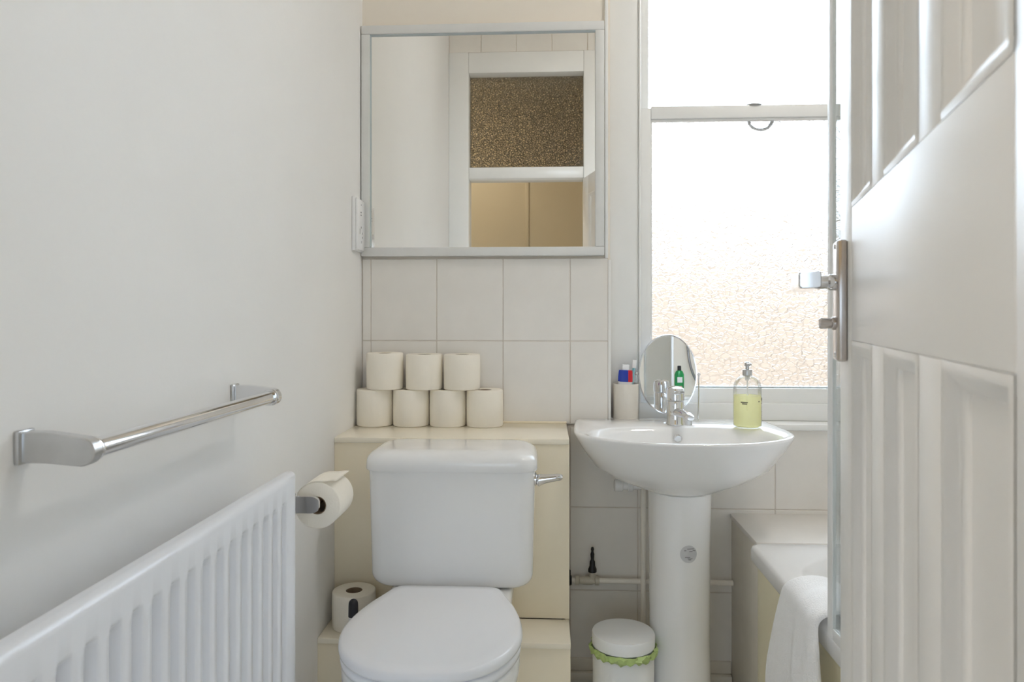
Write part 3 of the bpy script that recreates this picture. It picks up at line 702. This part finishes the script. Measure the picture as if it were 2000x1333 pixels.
for sx in (-1, 1):
    b = BM(); lathe(b, [(.002, 0), (.0045, .001), (.0048, .006), (.003, .008)], 0, 0, 0, 14, 'x')
    if sx < 0: bmesh.ops.scale(b, vec=(-1, 1, 1), verts=b.verts)
    bmesh.ops.translate(b, vec=(sx*.088, 0, dz0), verts=b.verts); obj('pivot_knob', b, M['chrome'], t)

# toothbrush cup
t = thing('toothbrush_cup', 'pale cup on the sill corner left of the oval mirror', 'cup', (.2295, 2.157, Z(-.315)))
b = BM(); lathe(b, [(.034, 0), (.0365, .002), (.0375, .004), (.0380, .112), (.0375, .114), (.0355, .114), (.035, .11), (.0345, .006), (.001, .006)], n=32); obj('cup_body', b, M['cup'], t)
t = thing('toothpaste_tube', 'blue and red toothpaste tube standing in the pale cup', 'toothpaste', (.2235, 2.152, Z(-.307)), (0, math.radians(2), 0))
b = BM(); rs = []
def tring(z, w, d, n=24): return [(w*math.cos(2*PI*k/n), d*math.sin(2*PI*k/n), z) for k in range(n)]
loft(b, [tring(.0, .009, .009), tring(.012, .010, .010)]); obj('cap', b, M['plastic'], t)
b = BM(); loft(b, [tring(.012, .010, .010), tring(.018, .017, .015), tring(.10, .021, .010), tring(.112, .0215, .007)]); obj('tube_base', b, M['plastic'], t)
def half_tube(x_from, x_to):
    b = BM(); rows = []
    for z, w, d in ((.1115, .0215, .0072), (.125, .0215, .006), (.140, .0205, .0048), (.146, .0195, .004)):
        row = []
        for sgn in (-1, 1):
            xs = [x_from+(x_to-x_from)*k/6 for k in range(7)]
            if sgn > 0: xs = xs[::-1]
            row += [(w*x, sgn*d*math.sqrt(max(0, 1-x*x))+sgn*.0003, z) for x in xs]
        rows.append(row)
    loft(b, rows); return b
obj('blue_wrap', half_tube(-1, .36), M['blue'], t); obj('red_wrap', half_tube(.38, 1), M['red'], t)
b = BM(); box(b, -.010, .010, -.0025, .0025, .146, .163, .001); obj('crimp', b, M['plastic'], t)
t = thing('toothbrush', 'translucent cyan toothbrush leaning out of the pale cup', 'toothbrush', (.2405, 2.160, Z(-.307)), (math.radians(-2), math.radians(4), 0))
b = BM(); tube(b, spline([(0, 0, 0), (0, 0, .06), (.001, 0, .12), (.003, 0, .15), (.004, 0, .176)], 4), [.003]*4+[.0045]*6+[.004]*5+[.0045]*2, 10); obj('handle', b, M['cyan'], t)
b = BM(); box(b, -.003, .009, -.012, -.004, .152, .176, .001); obj('bristles', b, M['plastic'], t)

# ------------------------------------------------------------------ pipework behind the pedestal
t = thing('water_pipes', 'cream painted water pipes on the dark wall beside the pedestal', 'pipe', (.3, 2.115, .3))
PT = lambda b: bmesh.ops.translate(b, vec=(-.3, -2.115, -.3), verts=b.verts) or b
zp = Z(-.776)
b = BM(); tube(b, [(.0545, 2.112, zp), (.534, 2.112, zp)], .0078, 16); obj('horizontal_pipe', PT(b), M['pipe'], t)
b = BM(); tube(b, [(.2725, 2.090, .02), (.2725, 2.090, RZ-.15)], .0075, 16); obj('vertical_pipe', PT(b), M['pipe'], t)
b = BM(); lathe(b, [(.0125, .077), (.0135, .078), (.0135, .088), (.0095, .090), (.012, .102), (.0125, .122), (.0095, .134), (.0135, .136), (.0135, .146), (.0125, .147)], 0, 2.112, zp, 18, 'x')
lathe(b, [(.010, 0), (.009, .022)], .1275, 2.112, zp+.003, 16); obj('valve_body', PT(b), M['brass'], t)
b = BM(); lathe(b, [(.0085, .026), (.0125, .028), (.0125, .036), (.0085, .045), (.0078, .058), (.0045, .064), (.0052, .072), (.0058, .080), (.004, .085), (.0035, .089), (.0048, .094), (.003, .1)], .1275, 2.112, zp-.002, 18); obj('valve_spindle', PT(b), M['black'], t)
b = BM(); lathe(b, [(.0155, 0), (.0155, .008), (.013, .012)], .0547, 2.112, zp, 18, 'x'); tube(b, [(.060, 2.112, zp+.01), (.060, 2.112, zp+.03)], .004, 8); obj('pipe_collar', PT(b), M['black'], t)

# ------------------------------------------------------------------ pedal bin
t = thing('bathroom_bin', 'small white bin with green liner frill in front of the pedestal', 'bin', (.192, 1.865, 0))
b = BM(); lathe(b, [(.074, 0), (.077, .004), (.079, .303), (.0785, .304)], n=40); obj('bin_body', b, M['bin'], t)
b = BM(); lathe(b, [(.0785, .313), (.0805, .315), (.0808, .341), (.079, .345), (.06, .3465), (.001, .347)], n=40); obj('bin_lid', b, M['bin'], t)
b = BM(); rs = []
def wob(k, q): return .0025*math.sin(9*k*2*PI/72+q*2)+.002*math.sin(23*k*2*PI/72+q)
for q, (rr, zz) in enumerate(((.0792, .309), (.083, .314), (.086, .309), (.0865, .302), (.0855, .297))):
    rs.append([((rr+wob(k, q)*(q > 0))*math.cos(2*PI*k/72), (rr+wob(k, q)*(q > 0))*math.sin(2*PI*k/72), zz+(1.2*wob(k*1.0, q+3) if q > 1 else 0)) for k in range(72)])
loft(b, rs, False, False); f = obj('liner_frill', b, M['bag'], t); md = f.modifiers.new('s', 'SOLIDIFY'); md.thickness = .0006

# ------------------------------------------------------------------ bath
BTZ = Z(-.581)
t = thing('bathtub', 'white bath along the right wall with cream side panel', 'bathtub', (.85, 1.1, 0))
TT = lambda b: bmesh.ops.translate(b, vec=(-.85, -1.1, 0), verts=b.verts) or b
bx0, bx1, by0, by1 = .512, 1.198, .362, 1.868
bcx, bcy = (bx0+bx1)/2, (by0+by1)/2
def br(hx, hy, r, z, dx=0, dy=0): return rrect(bcx+dx, bcy+dy, hx, hy, r, z, 10)
HX, HY = (bx1-bx0)/2, (by1-by0)/2
rs = [br(HX-.012, HY-.012, .02, BTZ-.040), br(HX-.002, HY-.002, .022, BTZ-.040), br(HX, HY, .024, BTZ-.036), br(HX, HY, .024, BTZ-.010), br(HX-.003, HY-.003, .024, BTZ-.003), br(HX-.010, HY-.010, .024, BTZ), br(HX-.048, HY-.072, .20, BTZ-.001), br(HX-.055, HY-.080, .20, BTZ-.006), br(HX-.064, HY-.090, .20, BTZ-.03), br(HX-.10, HY-.13, .19, BTZ-.22), br(HX-.125, HY-.18, .17, BTZ-.36), br(HX-.17, HY-.24, .14, BTZ-.395), br(.06, .3, .05, BTZ-.40)]
b = BM(); loft(b, rs); obj('tub', TT(b), M['bath'], t, angle=60)
b = BM()
pr = [(.545, 1.866), (.536, 1.862), (.530, 1.852), (.527, 1.835), (.5255, 1.80), (.525, 1.60), (.525, .40), (.527, .365), (.54, .364), (.545, .364)]
loft(b, [[(x, y, z) for x, y in pr] for z in (0.002, BTZ-.041)], True, True); obj('side_panel', TT(b), M['bathpanel'], t, angle=50)
t = thing('bath_end_ledge', 'cream boxed ledge between the bath end and the window wall', 'ledge', (.85, 2.0, 0))
LT = lambda b: bmesh.ops.translate(b, vec=(-.85, -2.0, 0), verts=b.verts) or b
obj('ledge_top', LT(bx(.5315, 1.199, 1.869, 2.139, BTZ-.014, BTZ+.0005, .003)), M['tile'], t)
obj('ledge_side', LT(bx(.5365, .552, 1.869, 2.138, .0, BTZ-.014, .001)), M['skirt'], t)
t = thing('shower_end_ledge', 'boxed white ledge at the shower end of the bath', 'ledge', (.85, .29, 0))
obj('ledge_box', bx(-.345, .349, -.069, .07, 0, Z(-.40), .004), M['white_gloss'], t); obj('ledge_top', bx(-.347, .3495, -.0695, .072, Z(-.40), Z(-.385), .003), M['white_gloss'], t)

# shower screen on the rim
SX = .5103; SY0, SY1 = .46, 1.333
t = thing('shower_screen', 'framed glass shower screen standing on the bath rim behind the door', 'shower screen', (SX, 1.0, BTZ))
ST_ = lambda b: bmesh.ops.translate(b, vec=(-SX, -1.0, -BTZ), verts=b.verts) or b
obj('frame_post', ST_(bx(SX-.0042, SX+.0042, SY1-.022, SY1, BTZ+.001, Z(.86), .002)), M['screen_white'], t)
obj('frame_post', ST_(bx(SX-.0042, SX+.0042, SY0, SY0+.022, BTZ+.001, Z(.86), .002)), M['screen_white'], t)
obj('bottom_rail', ST_(bx(SX-.004, SX+.004, SY0+.022, SY1-.022, BTZ+.001, BTZ+.022, .002)), M['screen_white'], t)
obj('top_rail', ST_(bx(SX-.004, SX+.004, SY0+.022, SY1-.022, Z(.84), Z(.86), .002)), M['screen_white'], t)
obj('glass_panel', ST_(bx(SX-.0025, SX+.0025, SY0+.022, SY1-.022, BTZ+.022, Z(.84))), M['screen'], t, smooth=False)

# shower fittings at the far end, seen in the oval mirror
t = thing('shower', 'chrome shower riser with grey hose, seen in the oval mirror', 'shower', (.90, YF, Z(.2)))
b = BM(); tube(b, [(0, .03, -.25), (0, .03, .75)], .009, 12); obj('riser_rail', b, M['chrome'], t)
for zz in (-.22, .72):
    b = BM(); lathe(b, [(.012, .0005), (.012, .03)], 0, 0, zz, 14, 'y'); obj('rail_bracket', b, M['chrome'], t)
b = BM(); tube(b, spline([(0, .075, .62), (-.09, .07, .2), (-.125, .06, -.2), (-.115, .055, -.40), (-.06, .05, -.53), (.0, .05, -.555), (.05, .035, -.48)], 8), .007, 10); obj('hose', b, M['hose'], t)
b = BM(); lathe(b, [(.012, 0), (.012, .10), (.035, .14), (.036, .155), (.03, .158)], 0, .075, .58, 20); obj('shower_head', b, M['chrome'], t)
t = thing('shampoo_bottle', 'green shampoo bottle on the shower ledge, seen in the oval mirror', 'bottle', (.725, .285, Z(-.385)))
b = BM(); loft(b, [tring(0, .024, .016), tring(.003, .026, .018), tring(.12, .026, .018), tring(.138, .018, .014), tring(.142, .011, .011)]); obj('bottle', b, M['green'], t)
b = BM(); lathe(b, [(.010, .142), (.011, .143), (.0105, .165), (.008, .168)], n=18); obj('cap', b, M['dark'], t)
b = BM(); box(b, -.014, .014, .0175, .0192, .075, .105); obj('label', b, M['plastic'], t); b = BM(); box(b, -.012, .012, .0178, .0195, .042, .056); obj('label_band', b, M['pink'], t)

# towel over the bath rim
t0 = BM(); NY, NP = 26, 44
prof = []
for k in range(NP):
    q = k/(NP-1)
    prof.append(q)
def towel_pt(q, v):
    # path over the rim: inside the tub -> over -> hang outside ; v from 0 (far edge) to 1 (near edge)
    Lin, Lout = .10, .40
    s = q*(Lin+.115+Lout)
    fold = .006*math.sin(v*9+1.2)+.004*math.sin(v*21+q*3)
    if s < Lin:
        x, z = .600+.004, BTZ+.004-(Lin-s); out = .3
    elif s < Lin+.115:
        a = PI*(s-Lin)/.115; x = .549+.055*math.cos(a); z = BTZ+.004+.028*math.sin(a); out = .3
    else:
        d = s-Lin-.115; x = .494-.020*min(1, d/.15)-.012*d; z = BTZ+.004-d; out = min(1, .3+d*4)
    yfar = 1.528+.016*min(1, max(0, (BTZ-z)/.2)); ynear = 1.352-.062*min(1, max(0, (BTZ-z)/.12))
    y = yfar+(ynear-yfar)*v
    edge = min(v, 1-v)
    puff = .010*(1-math.exp(-edge*14))
    return Vector((x-(fold*out)-puff*out, y+.003*math.sin(q*17+v*3), z+puff*(1-out)*1.2+.002*math.sin(v*13)))
rows = [[towel_pt(q, k/(NY-1)) for k in range(NY)] for q in prof]
loft(t0, rows, False, False, closed=False)
tw = obj('towel', t0, M['towel'], None, angle=80); tag(tw, 'thick white folded towel draped over the bath rim', 'towel')
md = tw.modifiers.new('thick', 'SOLIDIFY'); md.thickness = .013; md.offset = 0
md = tw.modifiers.new('soft', 'SUBSURF'); md.levels = 1; md.render_levels = 1

# ------------------------------------------------------------------ ceiling lamps added as fill, both out of view
def fill_lamp(x, y, watts, col, label):
    t = thing('fill_lamp', label, 'lamp', (x, y, ZC))
    b = BM(); lathe(b, [(.13, -.0005), (.13, -.02), (.12, -.025)], n=32); obj('lamp_base', b, M['plastic'], t)
    b = BM(); lathe(b, [(.118, -.0255), (.112, -.05), (.08, -.07), (.001, -.078)], n=32); obj('diffuser', b, M['lamp'], t)
    d = bpy.data.lights.new('fill_lamp_light', 'AREA'); d.shape = 'DISK'; d.size = .24; d.energy = watts; d.color = col
    l = bpy.data.objects.new('fill_lamp_light', d); COL.objects.link(l); l.parent = t; l.location = (0, 0, -.085)
fill_lamp(.95, 1.30, BATH_FILL, (1, .97, .92), 'added round fill lamp on the bathroom ceiling, high above the bath')
fill_lamp(-.85, -.6, HALL_FILL, (1, .96, .88), 'added round fill lamp on the hall ceiling behind the camera')
